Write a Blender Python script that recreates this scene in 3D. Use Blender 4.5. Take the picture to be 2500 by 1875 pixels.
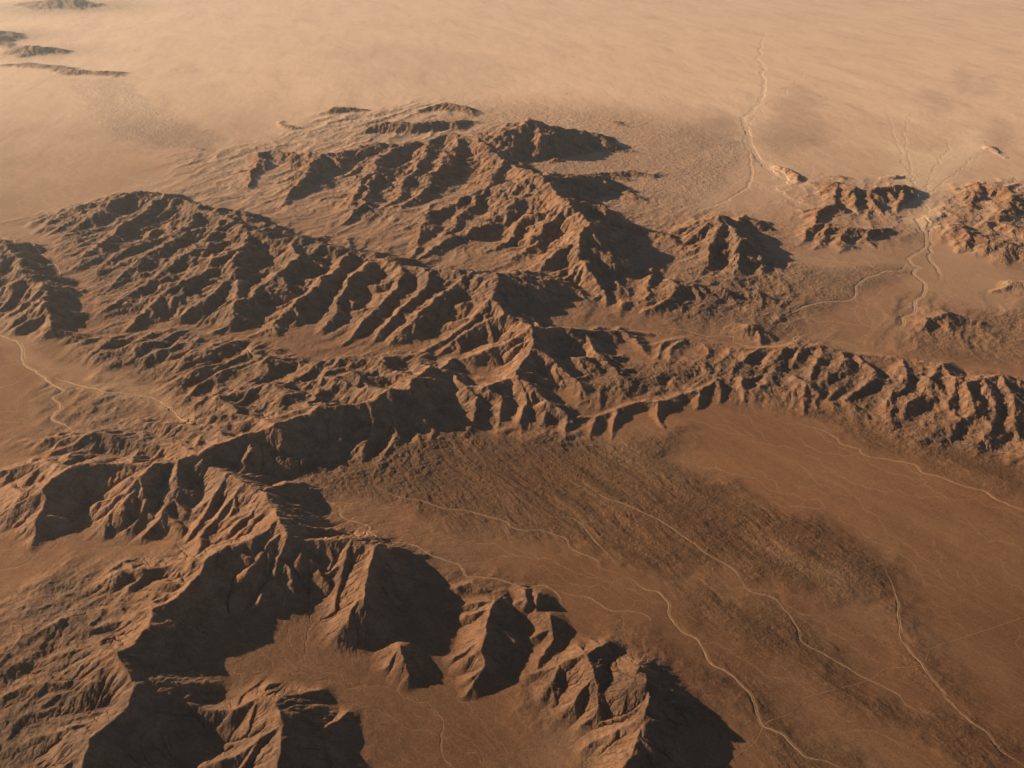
import bpy, math, random, time
import numpy as np
from mathutils import Vector

T0 = time.time()
scene = bpy.context.scene
for o in list(bpy.data.objects):
    bpy.data.objects.remove(o)

# ------------------------------------------------------------------ camera
CAM_Z = 9000.0
PITCH = math.radians(27.0)
FPX = 2170.0                       # focal length in pixels of a 2212 x 1659 frame
cam_data = bpy.data.cameras.new("camera")
cam_data.sensor_width = 36.0
cam_data.lens = FPX / 2212.0 * 36.0
cam_data.clip_start = 10.0
cam_data.clip_end = 900000.0
cam = bpy.data.objects.new("camera", cam_data)
scene.collection.objects.link(cam)
cam.location = (0, 0, CAM_Z)
cam.rotation_euler = (math.radians(90) - PITCH, 0, 0)
scene.camera = cam

# ------------------------------------------------------------------ light
SUN_EL = math.radians(16.5)
SUN_AZ = math.radians(28.0)        # how far behind the left-hand side the sun stands
sun_dir = Vector((-math.cos(SUN_EL) * math.cos(SUN_AZ), math.cos(SUN_EL) * math.sin(SUN_AZ), math.sin(SUN_EL)))
sd = bpy.data.lights.new("sun", 'SUN')
sd.energy = 5.0
sd.angle = math.radians(0.5)
sd.color = (1.0, 0.77, 0.51)
sun = bpy.data.objects.new("sun", sd)
scene.collection.objects.link(sun)
sun.rotation_euler = sun_dir.to_track_quat('Z', 'Y').to_euler()
sun.location = (0, 0, 12000)

world = bpy.data.worlds.new("World")
scene.world = world
world.use_nodes = True
wn = world.node_tree.nodes
wl = world.node_tree.links
wn.clear()
sky = wn.new('ShaderNodeTexSky')
sky.sky_type = 'NISHITA'
sky.sun_disc = False
sky.sun_elevation = SUN_EL
sky.sun_rotation = math.atan2(sun_dir.x, sun_dir.y)
sky.dust_density = 0.5
sky.altitude = 4000.0
bg = wn.new('ShaderNodeBackground')
bg.inputs['Strength'].default_value = 0.05
wo = wn.new('ShaderNodeOutputWorld')
wl.new(sky.outputs[0], bg.inputs[0])
wl.new(bg.outputs[0], wo.inputs[0])

scene.view_settings.view_transform = 'Standard'
scene.view_settings.look = 'None'
scene.view_settings.gamma = 1.0
scene.view_settings.exposure = 0.93

# ------------------------------------------------------------------ noise helpers
def _hash(ix, iy, seed):
    h = (ix.astype(np.uint32) * np.uint32(374761393) + iy.astype(np.uint32) * np.uint32(668265263)
         + np.uint32(seed * 362437 + 97))
    h = (h ^ (h >> np.uint32(13))) * np.uint32(1274126177)
    h ^= h >> np.uint32(16)
    return h

def gnoise(x, y, seed=0):
    """gradient noise, about -1..1"""
    x0 = np.floor(x); y0 = np.floor(y)
    fx = (x - x0).astype(np.float32); fy = (y - y0).astype(np.float32)
    ix = x0.astype(np.int64); iy = y0.astype(np.int64)
    u = fx * fx * fx * (fx * (fx * 6 - 15) + 10); v = fy * fy * fy * (fy * (fy * 6 - 15) + 10)
    def g(dx, dy):
        a = _hash(ix + dx, iy + dy, seed).astype(np.float32) * np.float32(2 * math.pi / 4294967296.0)
        return np.cos(a) * (fx - dx) + np.sin(a) * (fy - dy)
    a = g(0, 0); b = g(1, 0); c = g(0, 1); d = g(1, 1)
    r = a + (b - a) * u + (c - a) * v + (a - b - c + d) * u * v
    return r * 1.5

def fbm(x, y, scale, octv, seed=0, gain=0.5, ridged=False):
    s = np.zeros(x.shape, np.float32); amp = 1.0; tot = 0.0; f = 1.0 / scale
    for o in range(octv):
        n = gnoise(x * f + 17.3 * o, y * f - 9.1 * o, seed + o * 7)
        if ridged:
            n = 1.0 - 2.0 * np.abs(n)
        s += amp * n; tot += amp; amp *= gain; f *= 2.03
    return s / tot

def sstep(a, b, x):
    t = np.clip((x - a) / (b - a), 0, 1)
    return t * t * (3 - 2 * t)

# ------------------------------------------------------------------ photograph point -> place on the ground
def unproj(u, v, z=0.0):
    xc = (u - 1106.0) / FPX; yc = -(v - 829.5) / FPX
    dy = math.cos(PITCH) + yc * math.sin(PITCH)
    dz = -math.sin(PITCH) + yc * math.cos(PITCH)
    t = (z - CAM_Z) / dz
    return xc * t, dy * t

RIDGES = []   # (points (u,v,H), side slope)
RANGES = [('ground', 'reddish brown desert land around and under the ranges', 'ground')]
def G(name, label, cat):           # the ridges that follow belong to this range
    RANGES.append((name, label, cat))
def R(s, *p):
    RIDGES.append((s, p, len(RANGES) - 1))
# --- far central range
G('mountain_range','far central range with a sharp peak and dark south-east face','mountain range')
R(.5,(971,290,450),(1032,298,600),(1100,288,780),(1143,256,1080),(1180,268,900),(1226,279,700),(1290,295,460),(1352,326,160))
R(.55,(1032,298,600),(1003,302,560),(956,328,480),(945,380,380),(910,412,260),(865,448,110))
R(.55,(971,290,450),(930,305,450),(920,335,440),(888,382,330),(860,428,180),(830,455,80))
R(.55,(930,305,450),(870,315,430),(823,338,430),(805,370,370),(776,405,270),(747,485,100))
R(.55,(870,315,430),(770,320,400),(700,335,380),(670,353,370),(634,407,230),(612,448,90))
R(.55,(823,338,430),(800,400,260),(790,440,190),(745,470,110))
R(.5,(700,335,380),(640,335,260),(590,325,230),(558,333,260),(536,403,110))
R(.55,(558,333,260),(575,364,140))
R(.55,(1032,298,600),(1060,320,560),(1084,345,560),(1053,408,430),(1000,430,330),(967,447,280),(924,466,260),(910,510,190),(900,560,70))
R(.55,(1053,408,430),(1020,450,280),(985,475,180),(950,520,90))
R(.6,(1084,345,560),(1110,360,500),(1158,380,820))
R(.6,(1158,380,880),(1195,410,800),(1219,434,800),(1245,460,760),(1268,478,800),(1252,522,640),(1262,560,430),(1280,590,330),(1300,630,200),(1305,664,60))
R(.6,(1158,380,820),(1124,434,520),(1088,462,400),(1034,492,290),(976,517,200),(915,562,80))
R(.6,(1195,410,760),(1150,443,480),(1122,490,310),(1100,525,190),(1050,550,90))
R(.6,(1219,434,760),(1190,470,500),(1172,511,330),(1120,550,170),(1080,570,90))
R(.6,(1268,478,720),(1225,505,460),(1205,540,300),(1158,578,130))
R(.6,(1262,560,430),(1230,590,260),(1200,620,120))
R(.5,(1268,478,720),(1300,478,430),(1356,482,260),(1400,500,210),(1446,508,220),(1470,528,180))
R(.5,(1205,343,230),(1230,352,125))
R(.4,(1158,380,820),(1200,376,420),(1250,379,260),(1290,377,220),(1356,368,190),(1413,379,130),(1442,369,60))
R(.45,(1320,415,112),(1350,412,184),(1375,425,160),(1396,440,48))
G('hill','low far hill behind the left end of the far central range','hill')
R(.45,(710,240,160),(740,228,260),(770,232,160))
G('hill','dark topped hill right behind the far central range','hill')
R(.45,(900,240,120),(965,222,260),(1010,232,230),(1036,256,60))
G('mountain_ridge','shaded outer ridge along the back of the far central range','mountain ridge')
R(.45,(790,282,180),(834,266,330),(900,268,340),(960,262,360),(1030,264,120))
G('hill','tiny knob on the plain left of the far central range','hill')
R(.4,(600,262,60),(626,270,150),(650,280,50))
G('hill','very low knob on the far left plain','hill')
R(.4,(410,322,50),(430,320,90),(450,326,40))
G('hill','small rise beyond the dark peak at top centre','hill')
R(.4,(1290,262,40),(1335,262,150),(1360,280,40))
# --- middle-left block
G('mountain_range','long middle range with many slanting spurs running down to the left','mountain range')
R(.42,(110,470,51),(180,450,153),(252,432,280),(299,421,323),(340,425,306),(389,437,289),(443,457,323),(490,470,365),(540,505,399),(590,518,399),(637,518,382),(700,533,357),(745,545,297),(800,550,280),(860,575,323),(920,585,357),(1000,592,408),(1071,600,527),(1120,590,442),(1172,600,357),(1230,625,187),(1290,655,59))
R(.5,(443,457,323),(520,465,280),(580,490,238),(637,512,170))
R(.45,(443,457,323),(400,500,280),(340,540,229),(290,580,170),(240,620,93))
R(.45,(340,425,306),(300,470,246),(250,510,187),(190,550,127),(150,570,59))
R(.45,(252,432,280),(200,475,195),(150,500,119),(110,520,51))
R(.45,(490,470,365),(440,530,323),(380,575,263),(330,610,204),(270,650,127),(220,680,59))
R(.5,(400,500,280),(350,520,221),(280,545,144),(230,570,76))
R(.55,(540,505,399),(518,538,476),(508,588,408),(468,625,323),(430,657,229),(392,690,110))
R(.55,(508,588,408),(512,620,323),(514,655,280))
R(.55,(518,538,476),(468,565,399),(418,603,340),(374,630,263),(317,670,178),(264,716,59))
R(.55,(637,518,382),(640,558,442),(600,594,391),(545,640,314),(514,657,280),(505,690,187),(492,716,76))
R(.55,(374,630,263),(385,665,153),(380,700,51))
R(.55,(745,545,297),(720,590,365),(666,635,306),(612,682,212),(583,711,136),(540,728,59))
R(.55,(800,550,280),(798,578,357),(765,605,314),(745,640,246),(720,685,153),(690,720,68))
R(.55,(860,575,323),(862,590,365),(841,642,280),(780,700,178),(740,748,59))
R(.55,(920,585,357),(920,610,365),(885,660,272),(850,690,187),(810,740,68))
R(.55,(1000,592,408),(974,624,391),(930,665,297),(880,706,204),(850,745,76))
R(.55,(1071,600,527),(1066,650,442),(1032,682,331),(1005,708,246),(960,735,153),(905,762,59))
R(.55,(1066,650,442),(1086,686,391),(1053,692,331),(1007,722,221),(962,752,110),(940,775,51))
R(.55,(1086,686,391),(1125,692,382),(1151,712,442),(1090,736,323),(1034,768,187),(981,785,68))
R(.55,(1151,712,442),(1150,752,365),(1118,812,255),(1053,836,221),(1013,838,204),(967,800,195),(925,790,255))
R(.5,(1151,712,442),(1200,712,340),(1260,715,238),(1330,712,153),(1400,720,76))
R(.5,(1260,715,238),(1290,770,195),(1330,800,127),(1340,830,42))
R(.5,(1150,752,365),(1200,790,255),(1250,830,153),(1270,860,51))
R(.5,(1290,770,195),(1250,775,221),(1262,800,127))
R(.5,(1330,712,153),(1375,735,136),(1400,770,51))
# --- left edge range
G('mountain_range','short range cut by the left edge of the picture','mountain range')
R(.5,(-90,500,300),(-40,520,420),(0,533,460),(28,556,420),(55,600,360),(97,625,360),(100,662,310),(118,705,220),(130,735,70))
R(.5,(0,533,460),(-20,600,330),(-40,660,150))
R(.5,(55,600,360),(20,640,240),(-20,690,90))
R(.5,(97,625,360),(70,655,240),(40,690,120),(10,715,50))
# --- scarp
G('mountain_range','long scarp across the middle with dark cliffs facing lower right','mountain range')
R(.6,(925,790,300),(897,812,380),(878,842,460),(834,848,470),(790,872,440),(712,886,430),(684,887,470),(640,900,480),(590,916,520),(545,930,500),(504,945,490),(464,960,500),(432,977,460),(389,990,430),(335,1000,420),(266,1000,420),(194,1000,430),(155,1005,420),(118,1030,400),(90,1049,420),(97,1075,340),(70,1121,220),(60,1180,80))
R(.42,(897,812,380),(850,800,240),(800,790,160),(740,780,100))
R(.42,(834,848,470),(780,840,330),(720,830,220),(650,830,140))
R(.42,(684,887,470),(640,870,350),(600,850,260),(560,840,200))
R(.42,(590,916,520),(540,900,330),(500,890,230),(460,870,150),(400,860,60))
R(.5,(504,945,490),(450,930,300),(400,925,210),(330,920,150),(270,905,60))
R(.5,(432,977,460),(380,960,300),(320,960,200),(270,950,230),(200,940,270),(160,948,180),(100,950,150),(60,950,60))
R(.5,(925,790,300),(967,800,250),(996,815,170))
# spurs of the scarp to the south-east
R(.6,(925,790,300),(930,830,222),(950,880,148),(985,930,44))
R(.6,(878,842,460),(890,880,244),(900,930,148),(915,975,44))
R(.6,(834,848,470),(850,900,244),(852,950,162),(820,1010,74),(800,1040,29))
R(.6,(790,872,440),(800,930,214),(790,990,111),(775,1030,37))
R(.6,(712,886,430),(722,940,214),(735,1000,103),(740,1030,37))
R(.6,(684,887,470),(660,955,214),(630,1000,118),(615,1040,37))
R(.6,(1013,838,240),(1043,862,170),(1016,920,96),(1000,950,29))
R(.6,(1053,836,260),(1086,857,177),(1071,938,44))
R(.6,(1118,812,300),(1130,850,177),(1125,920,66),(1130,950,29))
R(.6,(1118,812,300),(1176,866,162),(1172,925,44))
R(.6,(1176,866,220),(1230,895,133),(1224,955,29))
# north-west flank spurs, lower left
R(.55,(335,1000,420),(300,1030,420),(277,1063,330),(232,1115,190),(200,1150,70))
R(.55,(389,990,430),(385,1050,330),(350,1110,230),(310,1160,90))
R(.55,(300,1030,420),(320,1080,280),(290,1140,130))
R(.6,(464,960,500),(450,1000,330),(486,1024,400),(518,1046,440),(562,1064,460),(576,1092,470),(601,1121,520))
R(.6,(486,1024,400),(455,1075,290),(430,1130,190),(405,1170,90))
R(.6,(518,1046,440),(490,1090,310),(450,1140,200),(420,1185,110))
R(.6,(562,1064,460),(530,1110,330),(490,1150,230),(440,1200,150))
R(.55,(194,1000,430),(150,1040,270),(110,1080,150))
R(.55,(90,1049,420),(40,1080,260),(0,1110,140),(-40,1140,60))
R(.5,(155,1005,420),(100,1000,280),(40,1010,190),(-40,1030,120))
# near long crest
G('mountain_range','nearest range at lower left with huge black shadows','mountain range')
R(.6,(601,1121,520),(572,1147,480),(540,1170,450),(500,1182,420),(450,1205,400),(439,1216,420),(430,1240,420),(400,1275,400),(372,1305,360),(330,1316,350),(326,1350,370),(290,1388,400),(256,1411,440),(268,1445,420),(292,1482,420),(276,1532,420),(232,1572,420),(192,1602,440),(180,1660,450),(170,1760,420))
R(.5,(439,1216,420),(380,1215,260),(320,1235,200),(250,1245,150),(215,1275,60))
R(.45,(326,1350,370),(270,1340,161),(210,1358,125),(150,1340,77),(80,1375,56),(60,1395,21))
R(.45,(256,1411,440),(200,1400,162),(140,1420,96),(60,1440,42))
R(.45,(292,1482,420),(200,1475,168),(120,1490,120),(60,1490,108),(0,1515,72),(-60,1540,36))
R(.45,(232,1572,420),(150,1570,143),(80,1600,88),(0,1640,44))
R(.45,(192,1602,440),(130,1640,168),(60,1690,90))
R(.45,(276,1532,420),(200,1540,159),(110,1545,104),(40,1560,60))
R(.6,(601,1121,520),(620,1160,500),(655,1172,430),(706,1178,380),(758,1174,430),(801,1190,450),(795,1249,400),(794,1307,330),(798,1357,170),(805,1390,50))
R(.6,(620,1160,500),(600,1200,380),(590,1260,250),(600,1310,100))
R(.6,(655,1172,430),(650,1210,360),(652,1278,150),(648,1310,50))
R(.6,(706,1178,380),(716,1215,300),(700,1263,190),(674,1296,80))
R(.6,(758,1174,430),(740,1220,330),(725,1290,210),(735,1350,110),(745,1385,50))
R(.55,(500,1182,420),(540,1215,360),(556,1250,240),(590,1290,130))
R(.55,(801,1190,450),(840,1200,260),(870,1215,120),(900,1230,50))
G('hill','low ridge behind the small near butte','hill')
R(.5,(960,1288,50),(990,1272,110),(1020,1264,110),(1060,1278,90),(1085,1290,80))
# buttes
G('butte','small isolated butte on the lower centre plain','butte')
R(.6,(840,1400,90),(866,1392,200),(874,1420,190),(884,1456,110),(890,1480,40))
R(.6,(866,1392,200),(840,1430,120),(822,1445,60))
G('hill','narrow upright ridge with a long dark shadow beside the small butte','hill')
R(.6,(1085,1290,80),(1068,1297,190),(1054,1343,220),(1040,1404,210),(1046,1440,160),(1020,1480,90),(1000,1503,40))
R(.6,(1068,1297,190),(1010,1310,100),(960,1330,50))
G('hill','two dark knolls beside the pale wash','hill')
R(.6,(1131,1276,130),(1136,1300,140),(1146,1325,60))
R(.6,(1161,1284,150),(1154,1325,90))
R(.55,(1154,1325,90),(1185,1332,150),(1188,1380,110),(1160,1430,90),(1154,1458,60))
G('mountain','rugged lone massif at bottom centre casting a pointed shadow','mountain')
R(.55,(1140,1460,60),(1200,1440,140),(1262,1416,220),(1275,1453,230),(1281,1478,220),(1293,1537,150),(1310,1580,60))
R(.55,(1262,1416,220),(1308,1394,130),(1330,1420,70))
R(.55,(1200,1440,140),(1190,1480,130),(1200,1520,50))
R(.6,(1281,1478,187),(1330,1470,153),(1381,1450,255),(1399,1476,306),(1407,1512,297),(1393,1566,263),(1374,1623,246),(1350,1665,221),(1330,1740,170))
R(.5,(1399,1476,360),(1440,1500,230),(1480,1545,110),(1500,1570,40))
R(.5,(1393,1566,310),(1345,1580,190),(1320,1620,80))
R(.55,(1381,1450,300),(1350,1510,200),(1330,1560,110))
# bottom massif
G('mountain_ridge','ridge rising from the bottom edge at lower left','mountain ridge')
R(.6,(300,1490,250),(380,1510,210),(450,1528,210),(510,1532,230),(562,1512,290),(600,1522,350),(613,1546,380),(609,1580,390),(598,1640,400),(592,1720,420),(580,1800,380))
R(.55,(613,1546,380),(650,1570,270),(690,1600,180),(715,1650,160),(740,1720,130))
R(.55,(562,1512,290),(545,1560,220),(540,1620,170))
R(.5,(510,1532,230),(520,1500,120),(560,1470,60))
# --- right middle
G('mountain','steep fluted peak right of the far central range','mountain')
R(.55,(1480,520,180),(1534,474,450),(1560,464,560),(1578,490,430),(1600,530,370),(1640,560,220),(1690,587,50))
R(.55,(1534,474,450),(1510,500,330),(1484,532,150),(1465,560,60))
R(.55,(1560,464,560),(1550,510,380),(1530,560,190),(1520,590,60))
R(.55,(1590,500,350),(1600,472,300),(1616,467,320),(1650,483,240),(1674,499,90))
R(.55,(1600,530,370),(1600,560,230),(1590,590,90))
G('hill','low rugged hills below the dark hollow right of centre','hill')
R(.5,(1320,587,140),(1360,588,130),(1410,584,150))
R(.5,(1320,587,140),(1330,620,180),(1340,650,120),(1340,680,50))
R(.5,(1410,584,150),(1400,620,190),(1390,650,130))
R(.5,(1440,600,150),(1459,618,210),(1449,648,190),(1420,665,130),(1392,678,50))
R(.5,(1459,618,210),(1500,620,190),(1530,640,120),(1560,655,40))
R(.5,(1530,640,90),(1552,625,190),(1590,645,110),(1610,655,40))
G('hill','little knob on the gullied ground right of centre','hill')
R(.5,(1615,640,60),(1634,634,140),(1665,652,50))
G('hill','dark pointed hill just behind the foothill belt','hill')
R(.5,(1585,710,60),(1615,705,190),(1640,718,130),(1665,735,40))
# rounded foothill belt
G('foothill','belt of rounded folded foothills running to the right edge','foothills')
R(.4,(1400,750,49),(1440,742,93),(1488,731,104),(1530,742,104),(1574,748,104),(1620,752,104),(1668,752,110),(1722,750,120),(1769,748,110),(1810,757,93),(1848,765,88),(1902,769,93),(1956,777,104),(2035,787,143),(2060,815,143),(2082,830,154),(2130,822,159),(2175,822,159),(2212,824,165),(2300,830,165))
R(.45,(1440,742,93),(1420,775,49),(1410,800,15))
R(.45,(1488,731,104),(1455,760,88),(1440,790,32))
R(.45,(1530,742,104),(1515,780,49),(1505,800,15))
R(.45,(1574,748,104),(1560,775,65),(1540,800,21))
R(.45,(1620,752,104),(1605,775,76),(1600,800,21))
R(.45,(1668,752,110),(1650,780,82),(1645,808,21))
R(.45,(1722,750,120),(1715,775,99),(1705,805,27))
R(.45,(1769,748,110),(1765,775,104),(1755,815,59),(1760,835,21))
R(.45,(1810,757,93),(1820,790,104),(1800,830,59),(1795,850,21))
R(.45,(1848,765,88),(1880,800,99),(1870,840,65),(1860,870,21))
R(.45,(1956,777,104),(1955,805,120),(1950,840,88),(1925,870,49),(1910,900,21))
R(.45,(2035,787,143),(2010,820,115),(1985,860,110),(1970,875,99),(1955,910,32))
R(.45,(2060,815,143),(2050,850,115),(2030,880,71),(2020,910,32))
R(.45,(2082,830,154),(2085,850,154),(2095,890,110),(2060,930,59),(2050,950,27))
R(.45,(2130,822,159),(2140,860,138),(2150,910,88),(2140,950,32))
R(.45,(2175,822,159),(2190,870,138),(2200,930,82),(2205,960,32))
# dark cliff belt under it
G('mountain_ridge','low dark cliff belt above the smooth brown plain','mountain ridge')
R(.6,(1232,903,88),(1290,902,72),(1341,886,96),(1390,872,104),(1428,868,136),(1470,850,88),(1504,850,104),(1560,834,48),(1614,828,50),(1668,812,50),(1722,817,72),(1752,835,120),(1775,860,64))
R(.6,(1290,902,102),(1280,935,54),(1275,955,18))
R(.6,(1341,886,114),(1330,920,66),(1325,950,18))
R(.6,(1428,865,126),(1425,900,60),(1435,930,24))
R(.6,(1504,848,108),(1500,880,48))
R(.6,(1560,838,90),(1550,870,36))
R(.6,(1614,826,96),(1610,865,42))
R(.6,(1752,835,90),(1735,870,48),(1730,895,18))
# --- far right
G('hill','dark fluted hills at upper right beside the pale gap','hill')
R(.5,(1750,397,60),(1800,392,260),(1848,410,300),(1885,412,280),(1920,405,300),(1956,402,260),(1978,418,120))
R(.45,(1785,385,40),(1815,382,120),(1835,388,40))
R(.45,(1910,385,40),(1935,380,140),(1950,390,40))
R(.55,(1800,392,260),(1800,430,150),(1810,455,60))
R(.55,(1848,410,300),(1845,445,150),(1850,465,50))
R(.55,(1885,412,280),(1895,445,140),(1900,465,50))
R(.55,(1956,402,260),(1945,440,140),(1950,460,40))
R(.5,(1800,430,150),(1790,445,210),(1765,470,170),(1730,505,90))
R(.5,(1755,480,200),(1790,482,220),(1830,495,220),(1870,500,190),(1920,493,140),(1935,500,60))
R(.5,(1755,480,200),(1738,500,150),(1730,530,50))
R(.5,(1790,482,220),(1780,515,130),(1770,540,50))
R(.5,(1830,495,220),(1820,520,140),(1810,545,40))
R(.5,(1870,500,190),(1880,530,60))
G('hill','small dark knob beside the far pale wash','hill')
R(.5,(1675,358,40),(1695,362,160),(1728,390,110),(1745,398,30))
G('hill','brown hills at the right edge beyond the pale gap','hill')
R(.42,(2040,410,60),(2075,402,130),(2107,396,200),(2147,403,240),(2190,418,260),(2260,430,260))
R(.42,(2107,396,200),(2105,425,170),(2090,455,80))
R(.42,(2190,418,260),(2185,450,200),(2150,480,120),(2110,490,80))
R(.42,(2030,490,60),(2075,485,150),(2095,508,190),(2136,518,190),(2172,533,200),(2240,545,200))
R(.42,(2095,508,190),(2080,530,110),(2060,545,40))
R(.42,(2136,518,190),(2125,550,60))
R(.42,(2172,533,200),(2165,565,70))
R(.42,(2150,480,120),(2200,495,160),(2260,510,160))
G('hill','low rough rise on the plain at middle right','hill')
R(.42,(1980,700,60),(1999,688,120),(2042,680,140),(2080,690,90),(2120,700,60))
R(.42,(1999,688,120),(1985,715,50))
R(.42,(2042,680,140),(2050,710,70))
G('hill','small hill touching the right edge at mid height','hill')
R(.42,(2150,625,40),(2190,610,140),(2260,620,140))
G('hill','tiny dark outcrop on the far right plain','hill')
R(.5,(2122,312,40),(2140,312,130),(2175,338,50))
# --- far left hills
G('mountain','hazy mountain in the top left corner','mountain')
R(.35,(-80,60,360),(-20,62,540),(15,66,420),(40,88,90))
R(.35,(-20,62,540),(0,85,300),(20,100,120))
G('hill','hazy dome shaped hill at upper left','hill')
R(.3,(25,108,60),(50,99,380),(80,98,420),(105,108,60))
G('mountain_ridge','long low hazy ridge at upper left','mountain ridge')
R(.3,(0,138,120),(60,136,150),(110,141,180),(160,150,200),(200,154,130),(235,152,220),(268,163,60))
G('mountain','faint mountain on the top edge at left','mountain')
R(.3,(60,2,350),(120,-4,630),(170,-2,560),(222,12,105))


WASHES = []   # (half width m, points)
def W(w, *p):
    WASHES.append((w, p))   # label added below
W(16,(684,1076),(708,1083),(733,1098),(737,1116),(798,1139),(796,1150),(827,1170),(884,1175),(931,1199),(989,1220),(1007,1242),(1068,1249),(1133,1267),(1172,1267),(1205,1281),(1215,1314),(1230,1335))
W(11,(1172,1267),(1208,1278),(1269,1292),(1316,1317),(1356,1321),(1399,1332),(1410,1364))
W(11,(790,1040),(859,1073),(909,1080),(960,1098),(1017,1105),(1089,1127),(1104,1139),(1133,1145),(1169,1145),(1219,1163),(1237,1188),(1287,1209),(1298,1227),(1349,1242))
W(19,(1349,1242),(1370,1256),(1392,1274),(1421,1278),(1441,1297),(1444,1328),(1470,1364),(1502,1379),(1520,1404),(1538,1436),(1570,1451),(1606,1487),(1632,1523),(1646,1566),(1689,1587),(1718,1616),(1747,1638),(1804,1652),(1850,1690))
W(10,(1169,1101),(1190,1116),(1233,1119),(1262,1137),(1287,1170),(1320,1206),(1349,1242))
W(10,(1240,1030),(1266,1042),(1284,1062),(1345,1089),(1392,1109),(1435,1130),(1500,1177),(1516,1188),(1581,1231),(1617,1274),(1668,1292),(1700,1321),(1725,1364),(1733,1386),(1769,1407),(1812,1433),(1848,1454),(1895,1476),(1938,1501),(1970,1530),(2050,1548))
W(15,(1729,916),(1776,930),(1804,945),(1819,961),(1848,967),(1873,985),(1966,1002),(1992,1020),(2028,1029),(2074,1049),(2125,1060),(2150,1078),(2212,1102),(2280,1130))
W(12,(1416,707),(1466,711),(1524,725),(1578,727),(1588,740),(1646,749),(1715,740),(1718,729),(1758,722),(1812,722))
W(18,(1966,457),(1992,497),(1999,533),(1963,554),(1970,572),(1985,578),(1970,588),(1988,606),(1999,632),(1977,653),(1974,671),(1952,686),(1948,707),(1934,725))
W(14,(1990,460),(2006,479),(2010,522),(2010,556),(2024,585),(2031,617))
W(14,(1963,560),(1948,581),(1905,588),(1858,610),(1848,639),(1822,650),(1776,653),(1732,664),(1690,690))
W(18,(1655,70),(1640,110),(1646,158),(1650,194),(1635,230),(1610,252),(1614,288),(1610,306),(1639,342),(1689,385),(1682,407),(1714,432),(1736,454))
W(30,(1610,270),(1625,320),(1660,365),(1700,398))
W(12,(2042,945),(2089,959),(2136,970),(2208,981),(2280,1000))
W(14,(1905,1215),(1931,1274),(1942,1332),(1949,1386),(1992,1436),(2010,1469),(2050,1512),(2093,1555),(2129,1580),(2158,1616),(2208,1652),(2260,1700))
W(12,(938,1512),(942,1534),(960,1562),(953,1602),(960,1638),(985,1665),(1000,1720))
W(8,(1111,1530),(1122,1559),(1147,1580),(1160,1620))
W(36,(-60,700),(0,725),(43,743),(47,783),(94,812),(108,830),(133,844),(115,862),(130,880),(112,905),(144,918),(166,934))
W(26,(108,815),(162,830),(223,844),(306,855),(353,873),(418,916))
W(12,(54,749),(151,725),(281,734),(414,740),(518,751),(551,769),(612,779),(700,790))
W(12,(0,510),(50,530),(90,548),(125,580),(137,610))
W(13,(1916,240),(1925,270),(1930,295),(1950,340),(1975,400),(1985,460))
W(13,(1968,240),(1955,290),(1965,350),(1985,420),(1990,460))
W(12,(2060,300),(2030,345),(2000,400),(1992,455))
W(12,(2120,330),(2060,375),(2010,420),(1995,470))
W(13,(1745,150),(1700,195),(1655,225),(1630,250),(1612,280))
W(10,(1612,310),(1624,382),(1588,421),(1506,457),(1480,472))
ROADS = [(3.6, ((2290,1309),(2212,1334),(2100,1371),(2017,1399),(2006,1411),(1992,1436),(1950,1442),(1913,1445),(1877,1469),(1812,1487),(1747,1505),(1725,1523),(1704,1543),(1668,1555),(1650,1568),(1632,1602),(1603,1624),(1574,1652),(1550,1700))),
 (35, ((1800,-4),(1850,-2),(1950,4),(2053,7),(2110,14),(2212,24),(2300,34)))]


# ------------------------------------------------------------------ polar grid (finer near the camera)
TH = math.radians(37.0)
def make_grid(k):
    dth = 0.00082 * k
    nth = int(2 * TH / dth) + 1
    th = np.linspace(-TH, TH, nth)
    r = [6200.0]
    while r[-1] < 160000.0:
        q = r[-1]
        a = 1.6 + 1.2 * min(1, max(0, (q - 18000) / 30000.0)) + 5.0 * min(1, max(0, (q - 60000) / 60000.0))
        r.append(q * (1 + a * dth))
    return th, np.array(r)

def grid_xy(th, r):
    return (np.sin(th)[None, :] * r[:, None]), (np.cos(th)[None, :] * r[:, None])

def resample(A, th0, r0, th1, r1):
    """bilinear from grid (r0,th0) to (r1,th1)"""
    fi = np.interp(r1, r0, np.arange(len(r0))); fj = np.interp(th1, th0, np.arange(len(th0)))
    i0 = np.clip(fi.astype(int), 0, len(r0) - 2); j0 = np.clip(fj.astype(int), 0, len(th0) - 2)
    a = (fi - i0)[:, None]; b = (fj - j0)[None, :]
    A0 = A[i0] * (1 - a) + A[i0 + 1] * a
    return (A0[:, j0] * (1 - b) + A0[:, j0 + 1] * b)

def sample(A, th, r, x, y):
    """bilinear at scattered points"""
    rr = np.hypot(x, y); tt = np.arctan2(x, y)
    fi = np.interp(rr, r, np.arange(len(r))); fj = np.interp(tt, th, np.arange(len(th)))
    i0 = np.clip(fi.astype(int), 0, len(r) - 2); j0 = np.clip(fj.astype(int), 0, len(th) - 2)
    a = fi - i0; b = fj - j0
    return (A[i0, j0] * (1 - a) * (1 - b) + A[i0 + 1, j0] * a * (1 - b)
            + A[i0, j0 + 1] * (1 - a) * b + A[i0 + 1, j0 + 1] * a * b)

def base_z(x, y):
    """broad swell of the land under the ranges"""
    b = 230 * np.exp(-(((x + 2500) / 9000.0) ** 2 + ((y - 22000) / 10000.0) ** 2))
    b = b + 120 * np.exp(-(((x - 12000) / 7000.0) ** 2 + ((y - 26000) / 7000.0) ** 2))
    b = b + 120 * np.exp(-(((x + 5000) / 4000.0) ** 2 + ((y - 11000) / 3500.0) ** 2))
    return b + 20

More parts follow.
